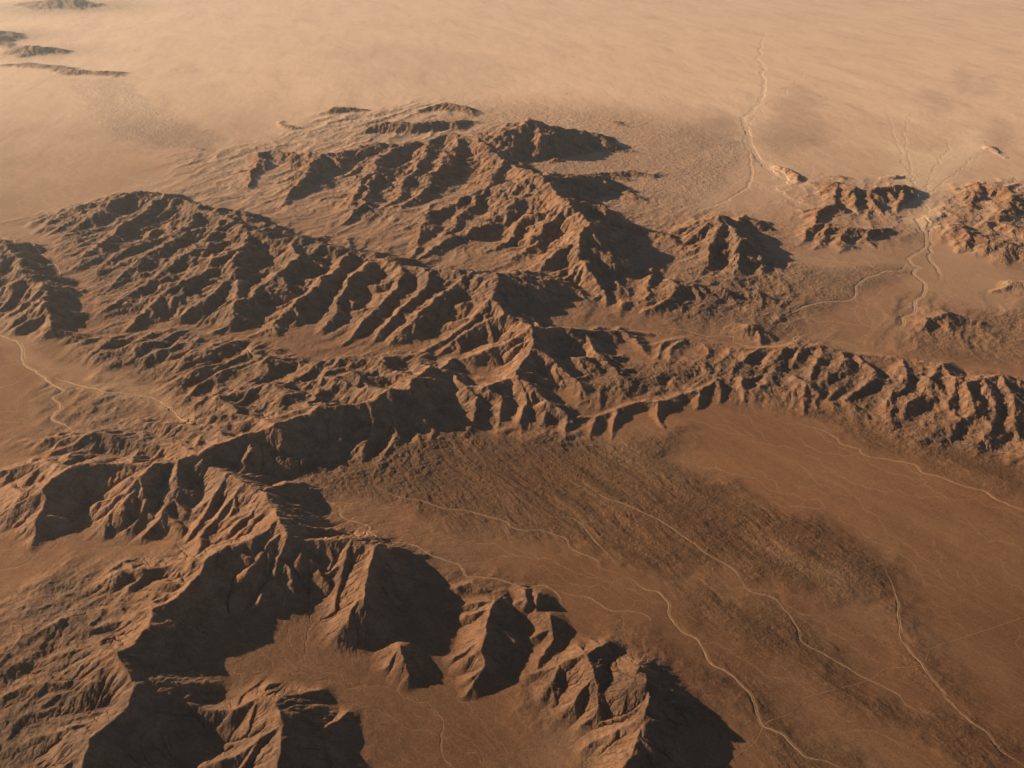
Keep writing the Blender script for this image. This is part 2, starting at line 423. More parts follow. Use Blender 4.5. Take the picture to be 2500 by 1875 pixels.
# world-space ridge segments
SEG = []
rng = random.Random(11)
RTAG = []
for s, pts, gid in RIDGES:
    W3 = []
    for (u, v, H) in pts:
        z = H
        for _ in range(5):
            x, y = unproj(u, v, z)
            z = float(base_z(np.array(x), np.array(y))) + H
        W3.append((x, y, H))
    for a, b in zip(W3[:-1], W3[1:]):
        SEG.append((a, b, s, gid))
    # side spurs branch off every ridge at uneven spacing, angle and length
    nxt = rng.uniform(150, 500); acc = 0.0; side = rng.choice((-1, 1))
    for a, b in zip(W3[:-1], W3[1:]):
        L_ = math.hypot(b[0] - a[0], b[1] - a[1])
        while L_ > 1 and acc + L_ > nxt:
            t = (nxt - acc) / L_
            px = a[0] + (b[0] - a[0]) * t; py = a[1] + (b[1] - a[1]) * t; H = a[2] + (b[2] - a[2]) * t
            far_ = min(2.2, max(0.7, math.hypot(px, py) / 16000.0))
            nxt += rng.uniform(0.45, 1.7) * (170 + 0.75 * H) * math.sqrt(far_)
            side = -side if rng.random() < 0.75 else side
            if H < 110: continue
            ang = math.atan2(b[1] - a[1], b[0] - a[0]) + side * rng.uniform(0.65, 1.25)
            ln = rng.uniform(0.5, 1.35) * H / s
            h0_ = H * rng.uniform(0.93, 1.0); drop = rng.uniform(0.30, 0.50) * s
            q0 = (px, py, h0_); kx, ky = px, py
            for st in range(3):
                ang += rng.uniform(-0.35, 0.35)
                kx += math.cos(ang) * ln / 3; ky += math.sin(ang) * ln / 3
                q1 = (kx, ky, max(0.06 * H, h0_ - drop * ln * (st + 1) / 3.0 * rng.uniform(0.85, 1.12)))
                SEG.append((q0, q1, s * 1.12, gid))
                if st == 0 and H > 300 and rng.random() < 0.6:
                    a2 = ang + rng.choice((-1, 1)) * rng.uniform(0.5, 1.0)
                    l2 = ln * rng.uniform(0.3, 0.5)
                    SEG.append((q1, (kx + math.cos(a2) * l2, ky + math.sin(a2) * l2, max(10.0, q1[2] - 0.5 * s * l2)), s * 1.15, gid))
                q0 = q1
        acc += L_

def window(th, r, x0, y0, x1, y1, pad):
    cx = (x0 + x1) / 2; cy = (y0 + y1) / 2
    R_ = math.hypot(x1 - x0, y1 - y0) / 2 + pad
    rc = math.hypot(cx, cy); tc = math.atan2(cx, cy)
    dt = math.asin(min(0.99, R_ / rc)) if rc > R_ else 4
    i0, i1 = np.searchsorted(r, [rc - R_, rc + R_]); j0, j1 = np.searchsorted(th, [tc - dt, tc + dt])
    return max(0, i0 - 1), i1 + 1, max(0, j0 - 1), j1 + 1

def seg_dist(X, Y, a, b):
    dx = b[0] - a[0]; dy = b[1] - a[1]; L2 = dx * dx + dy * dy + 1e-6
    t = np.clip(((X - a[0]) * dx + (Y - a[1]) * dy) / L2, 0, 1)
    return np.hypot(X - a[0] - t * dx, Y - a[1] - t * dy), t

def ridge_field(th, r):
    X, Y = grid_xy(th, r)
    sc = np.clip(np.hypot(X, Y) / 16000.0, 0.6, 2.2)
    wx = fbm(X, Y, 1500, 4, 3) * 190 * sc; wy = fbm(X, Y, 1500, 4, 31) * 190 * sc
    wx += fbm(X, Y, 330, 4, 13, 0.6) * 48 * sc; wy += fbm(X, Y, 330, 4, 23, 0.6) * 48 * sc
    XW = X + wx; YW = Y + wy
    HN = 1.0 + 0.16 * fbm(X, Y, 700, 4, 63, 0.6) * np.clip(sc, 0.8, 1.4)
    M = np.zeros(X.shape)
    ID = np.zeros(X.shape, np.int32)
    for a, b, s, gid in SEG:
        Hm = max(a[2], b[2])
        i0, i1, j0, j1 = window(th, r, a[0], a[1], b[0], b[1], Hm / s + 500)
        if i1 <= i0 or j1 <= j0: continue
        d, t = seg_dist(XW[i0:i1, j0:j1], YW[i0:i1, j0:j1], a, b)
        H = (a[2] + (b[2] - a[2]) * t) * HN[i0:i1, j0:j1]
        h = H - s * d + 0.12 * s * np.minimum(d, H / s)
        sub = M[i0:i1, j0:j1]
        ID[i0:i1, j0:j1][h > np.maximum(sub, 14.0)] = gid
        np.maximum(sub, h, out=sub)
    return X, Y, M, ID

def skirt_field(th, r):
    X, Y = grid_xy(th, r)
    S = np.zeros(X.shape)
    for a, b, s, gid in SEG:
        Hm = max(a[2], b[2])
        Lk = Hm / s * 1.9
        i0, i1, j0, j1 = window(th, r, a[0], a[1], b[0], b[1], Lk * 4)
        if i1 <= i0 or j1 <= j0: continue
        d, t = seg_dist(X[i0:i1, j0:j1], Y[i0:i1, j0:j1], a, b)
        H = a[2] + (b[2] - a[2]) * t
        sub = S[i0:i1, j0:j1]
        np.maximum(sub, 0.27 * H * np.exp(-d / Lk), out=sub)
    return S

# ------------------------------------------------------------------ drainage / erosion
def receivers(h, dists):
    n, m = h.shape
    best = np.zeros((n, m), np.float32); idx = np.arange(n * m).reshape(n, m); rcv = idx.copy()
    dist = np.ones((n, m), np.float32)
    for di in (-1, 0, 1):
        for dj in (-1, 0, 1):
            if di == 0 and dj == 0: continue
            i0, i1 = max(0, -di), n - max(0, di); j0, j1 = max(0, -dj), m - max(0, dj)
            D = dists(di, dj)[i0:i1]
            sl = (h[i0:i1, j0:j1] - h[i0 + di:i1 + di, j0 + dj:j1 + dj]) / D
            b = best[i0:i1, j0:j1]
            k = sl > b
            b[k] = sl[k]
            rcv[i0:i1, j0:j1][k] = idx[i0 + di:i1 + di, j0 + dj:j1 + dj][k]
            dist[i0:i1, j0:j1][k] = np.broadcast_to(D, sl.shape)[k]
    return rcv.ravel(), dist.ravel()

def erode(h, th, r, iters, kmap, diff, m_exp=0.5, noise=0.0):
    n, m = h.shape
    dr = np.gradient(r); dt = (th[1] - th[0]) * r
    cell = (dr * dt)
    area = np.repeat(cell, m)
    def dists(di, dj):
        return np.sqrt((di * dr) ** 2 + (dj * dt) ** 2)[:, None].astype(np.float32)
    kf = kmap.ravel()
    A = None
    for it in range(iters):
        for _ in range(12):          # fill small pits
            P = np.pad(h, 1, mode='edge')
            mn = np.minimum.reduce([P[1 + a:n + 1 + a, 1 + b:m + 1 + b] for a in (-1, 0, 1) for b in (-1, 0, 1) if a or b])
            pit = h <= mn
            pit[0] = pit[-1] = False; pit[:, 0] = pit[:, -1] = False
            if not pit.any(): break
            h = np.where(pit, mn + 0.05, h)
        rcv, dist = receivers(h, dists)
        N = n * m
        self_ = rcv == np.arange(N)
        nd = np.bincount(rcv[~self_], minlength=N)
        A = area.copy()
        cur = np.flatnonzero((nd == 0) & ~self_)
        levels = []
        while len(cur):
            levels.append(cur)
            rc = rcv[cur]
            np.add.at(A, rc, A[cur]) if len(cur) < 4000 else A.__iadd__(np.bincount(rc, weights=A[cur], minlength=N))
            if len(cur) < 4000:
                np.subtract.at(nd, rc, 1)
                u = np.unique(rc)
            else:
                nd -= np.bincount(rc, minlength=N)
                u = np.unique(rc)
            cur = u[(nd[u] == 0) & ~self_[u]]
        F = (kf * np.minimum(A, 3.0e7) ** m_exp / dist)
        hf = h.ravel().astype(np.float64).copy()
        for cur in reversed(levels):
            rc = rcv[cur]; f = F[cur]
            hr = hf[rc]
            hf[cur] = np.where(hf[cur] > hr, (hf[cur] + f * hr) / (1 + f), hf[cur])
        h = hf.reshape(n, m)
        if diff > 0:
            P = np.pad(h, 1, mode='edge')
            L = 0.25 * (P[2:, 1:-1] + P[:-2, 1:-1] + P[1:-1, 2:] + P[1:-1, :-2]) - h
            h = h + diff * L
    return h, A.reshape(n, m)

def poly_mask(th, r, X, Y, pts, soft):
    """soft mask of a polygon given in photograph coordinates"""
    P = np.array([unproj(u, v, 60.0) for u, v in pts])
    inside = np.zeros(X.shape, bool); D = np.full(X.shape, 1e9)
    i0, i1, j0, j1 = window(th, r, P[:, 0].min(), P[:, 1].min(), P[:, 0].max(), P[:, 1].max(), soft * 2)
    x = X[i0:i1, j0:j1]; y = Y[i0:i1, j0:j1]
    wv = soft * 1.5
    n1 = fbm(x, y, soft * 4.0, 4, 811, 0.6) * wv; n2 = fbm(x, y, soft * 4.0, 4, 823, 0.6) * wv
    x = x + n1; y = y + n2; ins = inside[i0:i1, j0:j1]; d_ = D[i0:i1, j0:j1]
    for k in range(len(P)):
        a = P[k - 1]; b = P[k]
        c = ((a[1] > y) != (b[1] > y)) & (x < (b[0] - a[0]) * (y - a[1]) / (b[1] - a[1] + 1e-9) + a[0])
        ins ^= c
        d, t = seg_dist(x, y, a, b)
        np.minimum(d_, d, out=d_)
    sd_ = np.where(inside, D, -D)
    return sstep(-soft, soft, sd_)

BADLANDS = [
 (1.0, [(640,1030),(800,1000),(1000,955),(1250,965),(1480,935),(1450,1000),(1600,1080),(1750,1130),(1900,1210),(1930,1280),(1700,1290),(1560,1240),(1430,1260),(1250,1190),(1000,1150),(840,1100),(720,1090)]),
 (0.9, [(1450,1290),(1530,1260),(1720,1350),(1880,1480),(2080,1540),(2212,1640),(2150,1659),(1950,1560),(1780,1470),(1600,1400)]),
 (0.8, [(1560,1430),(1640,1480),(1730,1600),(1850,1640),(1900,1720),(1700,1720),(1600,1560),(1530,1470)]),
 (0.7, [(1720,900),(1800,860),(1900,900),(2060,950),(2212,1000),(2212,1090),(2000,1010),(1850,960)]),
 (0.8, [(1420,640),(1600,590),(1740,590),(1930,585),(1960,600),(1840,650),(1720,700),(1700,740),(1500,720),(1400,690)]),
 (0.5, [(1360,420),(1450,370),(1600,300),(1560,400),(1450,480)]),
 (0.6, [(1970,700),(2050,670),(2212,690),(2300,720),(2300,800),(2100,790),(1960,760)]),
 (0.6, [(130,170),(260,170),(330,230),(480,300),(420,330),(250,300)]),
 (1.0, [(1250,820),(1400,790),(1700,790),(1720,830),(1500,840),(1300,880)]),
 (0.9, [(1920,1290),(1945,1290),(2010,1420),(2080,1500),(2050,1500),(1960,1420)]),
]
HILLY = [
 (0.4, [(100,500),(260,430),(480,380),(700,290),(900,260),(1100,280),(1250,400),(1300,480),(1450,460),(1700,600),(1700,740),(1300,700),(1150,800),(900,800),(600,790),(180,740),(60,600)]),
 (1.7, [(180,740),(420,738),(620,785),(920,785),(880,840),(700,885),(590,915),(480,930),(400,870),(330,825),(200,790)]),
 (0.8, [(130,840),(240,850),(400,930),(470,955),(390,990),(150,990),(60,960),(160,935)]),
 (1.0, [(60,480),(250,425),(450,455),(640,510),(500,715),(220,720),(175,620)]),
 (0.6, [(500,715),(640,510),(1080,600),(1150,715),(900,775),(700,750)]),
 (0.42, [(380,330),(560,310),(700,250),(900,215),(1050,230),(1000,300),(700,340),(560,430),(400,420)]),
 (0.6, [(560,400),(800,330),(950,320),(1100,420),(1260,560),(1000,570),(800,500),(700,480)]),
 (0.7, [(1400,640),(1450,600),(1450,480),(1720,590),(1700,640),(1690,735),(1400,700),(1300,680)]),
 (0.4, [(1690,510),(1760,390),(1980,400),(1980,430),(1930,540),(1750,540)]),
 (0.5, [(2030,440),(2100,395),(2300,400),(2300,580),(2150,570),(2015,530)]),
 (0.4, [(1990,680),(2300,660),(2300,800),(2000,780),(1930,740)]),
 (1.0, [(1250,820),(1700,760),(2300,860),(2300,1000),(2000,960),(1850,900),(1700,880),(1450,870),(1250,900)]),
 (1.1, [(0,1380),(200,1230),(430,1220),(330,1320),(250,1420),(280,1540),(180,1659),(150,1800),(-100,1800),(-100,1400)]),
 (0.9, [(1150,1450),(1300,1390),(1420,1440),(1480,1540),(1350,1700),(1290,1600),(1180,1540)]),
 (0.6, [(640,1180),(760,1180),(960,1270),(1080,1290),(1000,1400),(900,1380),(820,1400),(640,1320)]),
 (0.8, [(-50,520),(120,590),(150,740),(-50,700)]),
 (0.8, [(640,930),(900,880),(1250,900),(1250,960),(1000,960),(850,1050),(700,1050)]),
]
SANDY = [
 (0.75, 500.0, [(1955,500),(2012,500),(2020,440),(2060,390),(2130,330),(2110,280),(2020,330),(1960,320),(1900,300),(1930,370),(1975,430)]),
 (0.5, 500.0, [(1600,300),(1625,290),(1680,360),(1720,400),(1700,408),(1640,365)]),
 (0.3, 200.0, [(95,790),(180,800),(300,840),(380,880),(420,925),(370,915),(260,880),(150,850)]),
 (0.4, 250.0, [(-60,690),(0,700),(80,760),(130,820),(110,825),(60,790),(0,740)]),
 (0.25, 500.0, [(2010,530),(2212,600),(2212,680),(2050,660),(1990,640)]),
 (0.25, 300.0, [(1180,1540),(1290,1590),(1330,1659),(1300,1720),(1150,1720),(1140,1620)]),
 (0.15, 300.0, [(1640,1170),(1720,1190),(1950,1330),(2212,1440),(2212,1520),(1990,1400),(1800,1290)]),
]
VARNISH = [
 (0.5, 500.0, [(2050,160),(2090,150),(2110,180),(2080,205)]),
 (0.5, 500.0, [(2110,170),(2150,160),(2150,200),(2110,210)]),
 (0.5, 600.0, [(1995,190),(2040,195),(2060,240),(2020,250),(1990,220)]),
 (0.5, 500.0, [(2125,290),(2150,250),(2190,280),(2180,320),(2140,330)]),
 (0.7, 600.0, [(1470,300),(1540,230),(1600,270),(1600,310),(1500,340)]),
 (0.6, 600.0, [(1640,300),(1700,180),(1760,200),(1790,300),(1700,340)]),
 (0.25, 900.0, [(700,110),(850,90),(1080,120),(1100,170),(1000,220),(760,200)]),
 (0.25, 900.0, [(200,280),(330,250),(500,280),(420,320),(260,330)]),
]


def build_terrain():
    th2, r2 = make_grid(2.0)
    th1, r1 = make_grid(1.0)
    th4, r4 = make_grid(6.0)
    S = resample(skirt_field(th4, r4), th4, r4, th2, r2)
    X, Y, M, ID = ridge_field(th2, r2)
    B = base_z(X, Y)
    BAD = np.zeros(X.shape)
    for k_, pts in BADLANDS:
        BAD = np.maximum(BAD, k_ * poly_mask(th2, r2, X, Y, pts, 350.0))
    sc = np.clip(np.hypot(X, Y) / 16000.0, 0.6, 2.5)
    HC = np.zeros(X.shape)
    for k_, pts in HILLY:
        HC = np.maximum(HC, k_ * poly_mask(th2, r2, X, Y, pts, 600.0 if k_ > 0.45 else 1500.0))
    rough = np.maximum(sstep(2, 110, M), 0.5 * sstep(12, 80, S))
    k = 25.0
    h0 = np.log(np.exp(np.clip((M - S) / k, -30, 30)) + 1) * k + S
    rough = np.maximum(rough, 0.85 * np.minimum(HC, 1.0))
    BAD = np.maximum(BAD, 0.5 * np.minimum(HC, 1.0))
    mt = np.clip(M / 220.0, 0, 1.2) * np.sqrt(sc)
    q1 = fbm(X, Y, 1500, 3, 71); q2 = fbm(X, Y, 1500, 3, 72)
    PA = (X * 0.44 + Y * 0.90 + 500 * q1) / 2.6; QA = X * 0.90 - Y * 0.44 + 420 * q2
    hc = fbm(PA, QA, 760, 4, 73, 0.5, True)
    h0 += HC * (12 + 82 * hc * sc + 34 * fbm(X, Y, 300, 5, 74, 0.6) * (1 - sstep(11000, 14000, Y)))
    h0 += mt * (fbm(X, Y, 800, 6, 77, 0.6) * 38 + fbm(X, Y, 380, 4, 5, 0.55, True) * 26)
    h0 += rough * fbm(X, Y, 300, 5, 8, 0.6) * 15 * sc
    wq = 260 * fbm(X, Y, 1400, 3, 44)
    AL = (X * 0.62 - Y * 0.78 + wq) / 6.0; AC = X * 0.78 + Y * 0.62 + wq
    nearw = 1 - 0.7 * sstep(17000, 24000, Y)
    rill = (fbm(AL, AC, 190, 4, 45, 0.6, True) * 19 + fbm(AL * 3, AC, 420, 3, 46) * 7) * nearw
    h0 += BAD * (22 + fbm(X, Y, 500, 6, 41, 0.6) * 9 * sc + rill)
    farf = sstep(30000, 60000, Y)
    h0 += fbm(X, Y, 3500, 4, 55) * 14 * (1 - 0.75 * farf) + fbm(X, Y, 300, 4, 56, 0.6) * 2.6
    h0 += fbm(X + 0.3 * Y / 3.0, Y / 3.0, 620, 5, 57, 0.62) * 10 * sstep(20000, 40000, Y)
    h0 += fbm(AL, AC, 240, 4, 58, 0.6) * 1.6 * (1 - sstep(14000, 20000, Y))
    h0 += B
    kmap = 0.0095 * (0.03 + 0.2 * sstep(20000, 40000, Y) + rough + 0.5 * BAD)
    h, A = erode(h0, th2, r2, 16, kmap, 0.004)
    print('coarse erosion', time.time() - T0)
    hf = resample(h, th2, r2, th1, r1)
    up = lambda q: resample(q, th2, r2, th1, r1)
    roughf, BADf, kf = up(rough), up(BAD), up(kmap)
    X1, Y1 = grid_xy(th1, r1)
    hf += (roughf * 14.0 + BADf * 8.0 + 0.9) * fbm(X1, Y1, 150, 5, 99, 0.62) * np.clip(np.hypot(X1, Y1) / 15000.0, 0.7, 2.2)
    hf, A1 = erode(hf, th1, r1, 7, kf * 1.2, 0.004)
    hf += (roughf * 4.2 + BADf * 5.2) * fbm(X1, Y1, 75, 4, 199, 0.68) * np.clip(np.hypot(X1, Y1) / 13000.0, 0.8, 2.0)
    wq = 200 * fbm(X1, Y1, 1100, 3, 44)
    AL = (X1 * 0.62 - Y1 * 0.78 + wq) / 5.0; AC = X1 * 0.78 + Y1 * 0.62 + wq
    nearw = 1 - 0.6 * sstep(17000, 24000, Y1)
    hf += BADf * nearw * (fbm(AL, AC, 95, 4, 245, 0.65, True) * 6.5)
    hf += (1 - np.maximum(BADf, roughf)) * fbm(AL, AC, 110, 3, 246, 0.6) * 0.9 * (1 - sstep(16000, 24000, Y1))
    hf += sstep(26000, 42000, Y1) * fbm(X1, Y1 / 2.0, 300, 4, 247, 0.65) * 3.0
    print('fine erosion', time.time() - T0)
    fi = np.clip(np.round(np.interp(r1, r2, np.arange(len(r2)))).astype(int), 0, len(r2) - 1)
    fj = np.clip(np.round(np.interp(th1, th2, np.arange(len(th2)))).astype(int), 0, len(th2) - 1)
    return th1, r1, X1, Y1, hf, A1, roughf, BADf, ID[fi][:, fj]

th1, r1, X1, Y1, Hh, Aa, rough, BADm, IDm = build_terrain()

# ------------------------------------------------------------------ smooth sand washes and tracks
def raycast(u, v):
    z = 100.0
    for _ in range(8):
        x, y = unproj(u, v, z)
        z = 0.5 * z + 0.5 * float(sample(Hh, th1, r1, np.array([x]), np.array([y]))[0])
    return x, y

def world_line(pts, step, wob, seed):
    P = np.array([raycast(u, v) for u, v in pts])
    # Catmull-Rom then resample evenly
    Q = []
    PP = np.vstack([2 * P[0] - P[1], P, 2 * P[-1] - P[-2]])
    for i in range(1, len(PP) - 2):
        p0, p1, p2, p3 = PP[i - 1:i + 3]
        for t in np.linspace(0, 1, 12, endpoint=False):
            Q.append(0.5 * ((2 * p1) + (-p0 + p2) * t + (2 * p0 - 5 * p1 + 4 * p2 - p3) * t * t + (-p0 + 3 * p1 - 3 * p2 + p3) * t ** 3))
    Q.append(P[-1]); Q = np.array(Q)
    L = np.concatenate([[0], np.cumsum(np.hypot(*np.diff(Q, axis=0).T))])
    s = np.arange(0, L[-1], step)
    x = np.interp(s, L, Q[:, 0]); y = np.interp(s, L, Q[:, 1])
    if wob:
        q_ = max(1.0, float(np.median(np.hypot(x, y))) / 14000.0)
        x = x + fbm(x, y, 480 * q_, 4, seed, 0.7) * wob * q_ ** 1.6; y = y + fbm(x, y, 480 * q_, 4, seed + 50, 0.7) * wob * q_ ** 1.8
    return x, y

def smooth1(z, n):
    k = np.ones(n) / n
    return np.convolve(np.pad(z, (n // 2, n - 1 - n // 2), mode='edge'), k, 'valid')

SAND = np.zeros(Hh.shape)
LINES = []
def carve(x, y, hw, depth, bank, sand=1.0):
    z = sample(Hh, th1, r1, x, y)
    k_ = np.arange(len(x)); tp = np.clip(np.minimum(k_, k_[::-1]) / 14.0, 0, 1)
    z = smooth1(smooth1(z, 9), 9) - depth * tp
    for a in range(0, len(x) - 1):
        pa = (x[a], y[a]); pb = (x[a + 1], y[a + 1])
        i0, i1, j0, j1 = window(th1, r1, pa[0], pa[1], pb[0], pb[1], hw * 2 + bank)
        d, t = seg_dist(X1[i0:i1, j0:j1], Y1[i0:i1, j0:j1], pa, pb)
        zz = z[a] + (z[a + 1] - z[a]) * t
        w = (1 - sstep(hw, hw + bank, d)) * tp[a]
        sub = Hh[i0:i1, j0:j1]
        sub[...] = sub * (1 - w) + np.minimum(sub + 2, zz) * w
        s_ = SAND[i0:i1, j0:j1]
        np.maximum(s_, sand * tp[a] * (1 - sstep(hw * 1.0, hw * 1.0 + bank * 1.2, d)), out=s_)
    return z
for kk, (w, pts) in enumerate(WASHES):
    x, y = world_line(pts, 60.0, 55.0, 300 + kk)
    sc = np.median(np.hypot(x, y)) / 14000.0
    z = carve(x, y, w * 0.6 * max(1, sc), 2.8 + (5.0 if w not in (12, 13) else 1.0) * min(1, max(0, sc - 1.1)), (22.0 if w != 13 and w != 12 else 9.0) * max(1, sc), 0.25)
    LINES.append(('dry_wash', w * 0.45, x, y))
for kk, (w, pts) in enumerate(ROADS):
    x, y = world_line(pts, 50.0, 0.0, 600 + kk)
    LINES.append((('dirt_road', 'railway')[kk], w, x, y))
print('washes', time.time() - T0)
chan = sstep(11.3, 13.6, np.log(np.maximum(Aa, 1.0))) * (0.55 - 0.25 * rough)
SAND = np.maximum(SAND, chan * 0.6)
for k_, sf, pts in SANDY:
    SAND = np.maximum(SAND, 0.85 * k_ * poly_mask(th1, r1, X1, Y1, pts, sf))
VAR_VIGN = np.zeros(Hh.shape)
for k_, sf, pts in VARNISH:
    VAR_VIGN = np.maximum(VAR_VIGN, k_ * poly_mask(th1, r1, X1, Y1, pts, sf))
VAR_VIGN = np.maximum(VAR_VIGN, 0.8 * (1 - sstep(9000, 13500, Y1 - 0.15 * X1 + 900 * fbm(X1, Y1, 2500, 4, 950))))  # near ground: lens vignette shade painted into the colour
PALE = sstep(15000, 50000, Y1 + 0.25 * X1 + fbm(X1, Y1, 9000, 4, 900) * 5000)  # pale far sand, with distance haze brightness painted into the colour

Hh = np.maximum(Hh, 1.0)

# ------------------------------------------------------------------ materials
def new_mat(name):
    m = bpy.data.materials.new(name); m.use_nodes = True
    nt = m.node_tree; nt.nodes.clear()
    return m, nt.nodes, nt.links

def noise_node(N, L, co, scale, detail=6, rough=0.6, dist=0.0):
    n = N.new('ShaderNodeTexNoise'); n.inputs['Scale'].default_value = scale
    n.inputs['Detail'].default_value = detail; n.inputs['Roughness'].default_value = rough
    n.inputs['Distortion'].default_value = dist
    L.new(co, n.inputs['Vector'])
    return n.outputs['Fac']

def ramp(N, L, fac, stops):
    r = N.new('ShaderNodeValToRGB'); e = r.color_ramp.elements
    while len(e) < len(stops): e.new(0.5)
    for k, (p, c) in enumerate(stops):
        e[k].position = p; e[k].color = (*c, 1) if len(c) == 3 else c
    L.new(fac, r.inputs[0]); return r.outputs[0]

def mix(N, L, fac, a, b, mode='MIX'):
    m = N.new('ShaderNodeMix'); m.data_type = 'RGBA'; m.blend_type = mode
    if isinstance(fac, (int, float)): m.inputs[0].default_value = fac
    else: L.new(fac, m.inputs[0])
    for s, q in ((6, a), (7, b)):
        if isinstance(q, tuple): m.inputs[s].default_value = (*q, 1)
        else: L.new(q, m.inputs[s])
    return m.outputs[2]

def terrain_mat():
    m, N, L = new_mat('desert_rock_and_soil')
    out = N.new('ShaderNodeOutputMaterial'); bs = N.new('ShaderNodeBsdfPrincipled')
    bs.inputs['Roughness'].default_value = 0.95
    bs.inputs['Specular IOR Level'].default_value = 0.1
    g = N.new('ShaderNodeNewGeometry'); pos = g.outputs['Position']
    def attr(n):  # masks of soil kind stored on the mesh
        a = N.new('ShaderNodeAttribute'); a.attribute_name = n; return a.outputs['Fac']
    rk, bd, sa = attr('rock'), attr('badland'), attr('sand')
    def mapped(sx, sy, ang):
        mp = N.new('ShaderNodeMapping'); mp.vector_type = 'POINT'
        rt = N.new('ShaderNodeVectorRotate'); rt.rotation_type = 'Z_AXIS'; rt.inputs['Angle'].default_value = ang
        L.new(pos, rt.inputs['Vector']); L.new(rt.outputs[0], mp.inputs['Vector'])
        mp.inputs['Scale'].default_value = (sx, sy, 1.0)
        return mp.outputs[0]
    along = mapped(1.0, 0.16, math.radians(-38.5))     # soil streaks run down the fans
    north = mapped(1.0, 0.25, math.radians(-12))       # drifts of the far desert
    big = noise_node(N, L, pos, 1 / 2600.0, 5, 0.55)
    stk = noise_node(N, L, along, 1 / 420.0, 7, 0.62, 0.4)
    drift = noise_node(N, L, north, 1 / 1500.0, 10, 0.74, 0.5)
    mid = noise_node(N, L, pos, 1 / 260.0, 7, 0.68)
    fin = noise_node(N, L, pos, 1 / 30.0, 6, 0.75)
    soil = ramp(N, L, big, [(0.3, (0.195, 0.088, 0.040)), (0.5, (0.225, 0.107, 0.050)), (0.7, (0.250, 0.132, 0.064))])
    soil = mix(N, L, 1.0, soil, ramp(N, L, stk, [(0.28, (0.85, 0.85, 0.86)), (0.5, (1, 1, 1)), (0.72, (1.14, 1.14, 1.12))]), 'MULTIPLY')
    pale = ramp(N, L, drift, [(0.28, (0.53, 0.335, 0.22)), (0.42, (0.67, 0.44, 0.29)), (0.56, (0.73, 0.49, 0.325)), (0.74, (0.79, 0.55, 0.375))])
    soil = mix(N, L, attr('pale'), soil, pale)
    rock = ramp(N, L, mid, [(0.25, (0.140, 0.070, 0.036)), (0.42, (0.215, 0.118, 0.066)), (0.5, (0.285, 0.143, 0.072)), (0.6, (0.30, 0.168, 0.098)), (0.75, (0.43, 0.228, 0.118))])
    grey = ramp(N, L, mid, [(0.3, (0.105, 0.066, 0.044)), (0.5, (0.175, 0.112, 0.074)), (0.7, (0.26, 0.165, 0.108))])
    band = noise_node(N, L, pos, 1 / 1500.0, 5, 0.6, 0.6)
    rock = mix(N, L, ramp(N, L, band, [(0.40, (0.55, 0.55, 0.55)), (0.54, (0, 0, 0))]), rock, grey)
    c = mix(N, L, rk, soil, rock)
    bad = mix(N, L, 1.0, c, ramp(N, L, stk, [(0.3, (0.50, 0.53, 0.57)), (0.5, (0.64, 0.68, 0.73)), (0.7, (0.86, 0.90, 0.94))]), 'MULTIPLY')
    bw = N.new('ShaderNodeMath'); bw.operation = 'MULTIPLY_ADD'
    L.new(attr('pale'), bw.inputs[0]); bw.inputs[1].default_value = -0.6; bw.inputs[2].default_value = 1.0
    bv = N.new('ShaderNodeMath'); bv.operation = 'MULTIPLY'
    L.new(bw.outputs[0], bv.inputs[0]); L.new(bd, bv.inputs[1])
    c = mix(N, L, bv.outputs[0], c, bad)
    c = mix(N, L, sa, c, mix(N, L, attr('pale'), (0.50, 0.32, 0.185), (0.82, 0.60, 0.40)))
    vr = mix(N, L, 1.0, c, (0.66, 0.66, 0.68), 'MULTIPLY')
    c = mix(N, L, attr('varnish_vignette'), c, vr)  # varnished fans, plus the vignette darkening painted on the near ground
    thr = noise_node(N, L, along, 1 / 95.0, 4, 0.6, 0.9)
    tv = ramp(N, L, thr, [(0.46, (0, 0, 0)), (0.497, (1, 1, 1)), (0.503, (1, 1, 1)), (0.54, (0, 0, 0))])
    tb = N.new('ShaderNodeMath'); tb.operation = 'MULTIPLY'; tb.inputs[1].default_value = 0.10
    L.new(tv, tb.inputs[0])
    tm = N.new('ShaderNodeMath'); tm.operation = 'MULTIPLY'
    om = N.new('ShaderNodeMath'); om.operation = 'SUBTRACT'; om.inputs[0].default_value = 1.0
    L.new(rk, om.inputs[1]); L.new(tb.outputs[0], tm.inputs[0]); L.new(om.outputs[0], tm.inputs[1])
    c = mix(N, L, tm.outputs[0], c, (0.46, 0.26, 0.14))
    sp = ramp(N, L, fin, [(0.3, (0.62, 0.62, 0.62)), (0.5, (1, 1, 1)), (0.72, (1.32, 1.32, 1.32))])
    c = mix(N, L, 1.0, c, sp, 'MULTIPLY')
    L.new(c, bs.inputs['Base Color'])
    bp = N.new('ShaderNodeBump'); bp.inputs['Distance'].default_value = 16.0
    st = N.new('ShaderNodeMath'); st.operation = 'MULTIPLY_ADD'
    mx = N.new('ShaderNodeMath'); mx.operation = 'MAXIMUM'
    L.new(rk, mx.inputs[0]); L.new(bd, mx.inputs[1])
    L.new(mx.outputs[0], st.inputs[0]); st.inputs[1].default_value = 0.8; st.inputs[2].default_value = 0.16
    L.new(st.outputs[0], bp.inputs['Strength'])
    fin2 = noise_node(N, L, pos, 1 / 48.0, 9, 0.78)
    L.new(fin2, bp.inputs['Height']); L.new(bp.outputs[0], bs.inputs['Normal'])
    L.new(bs.outputs[0], out.inputs[0])
    return m

MT = terrain_mat()

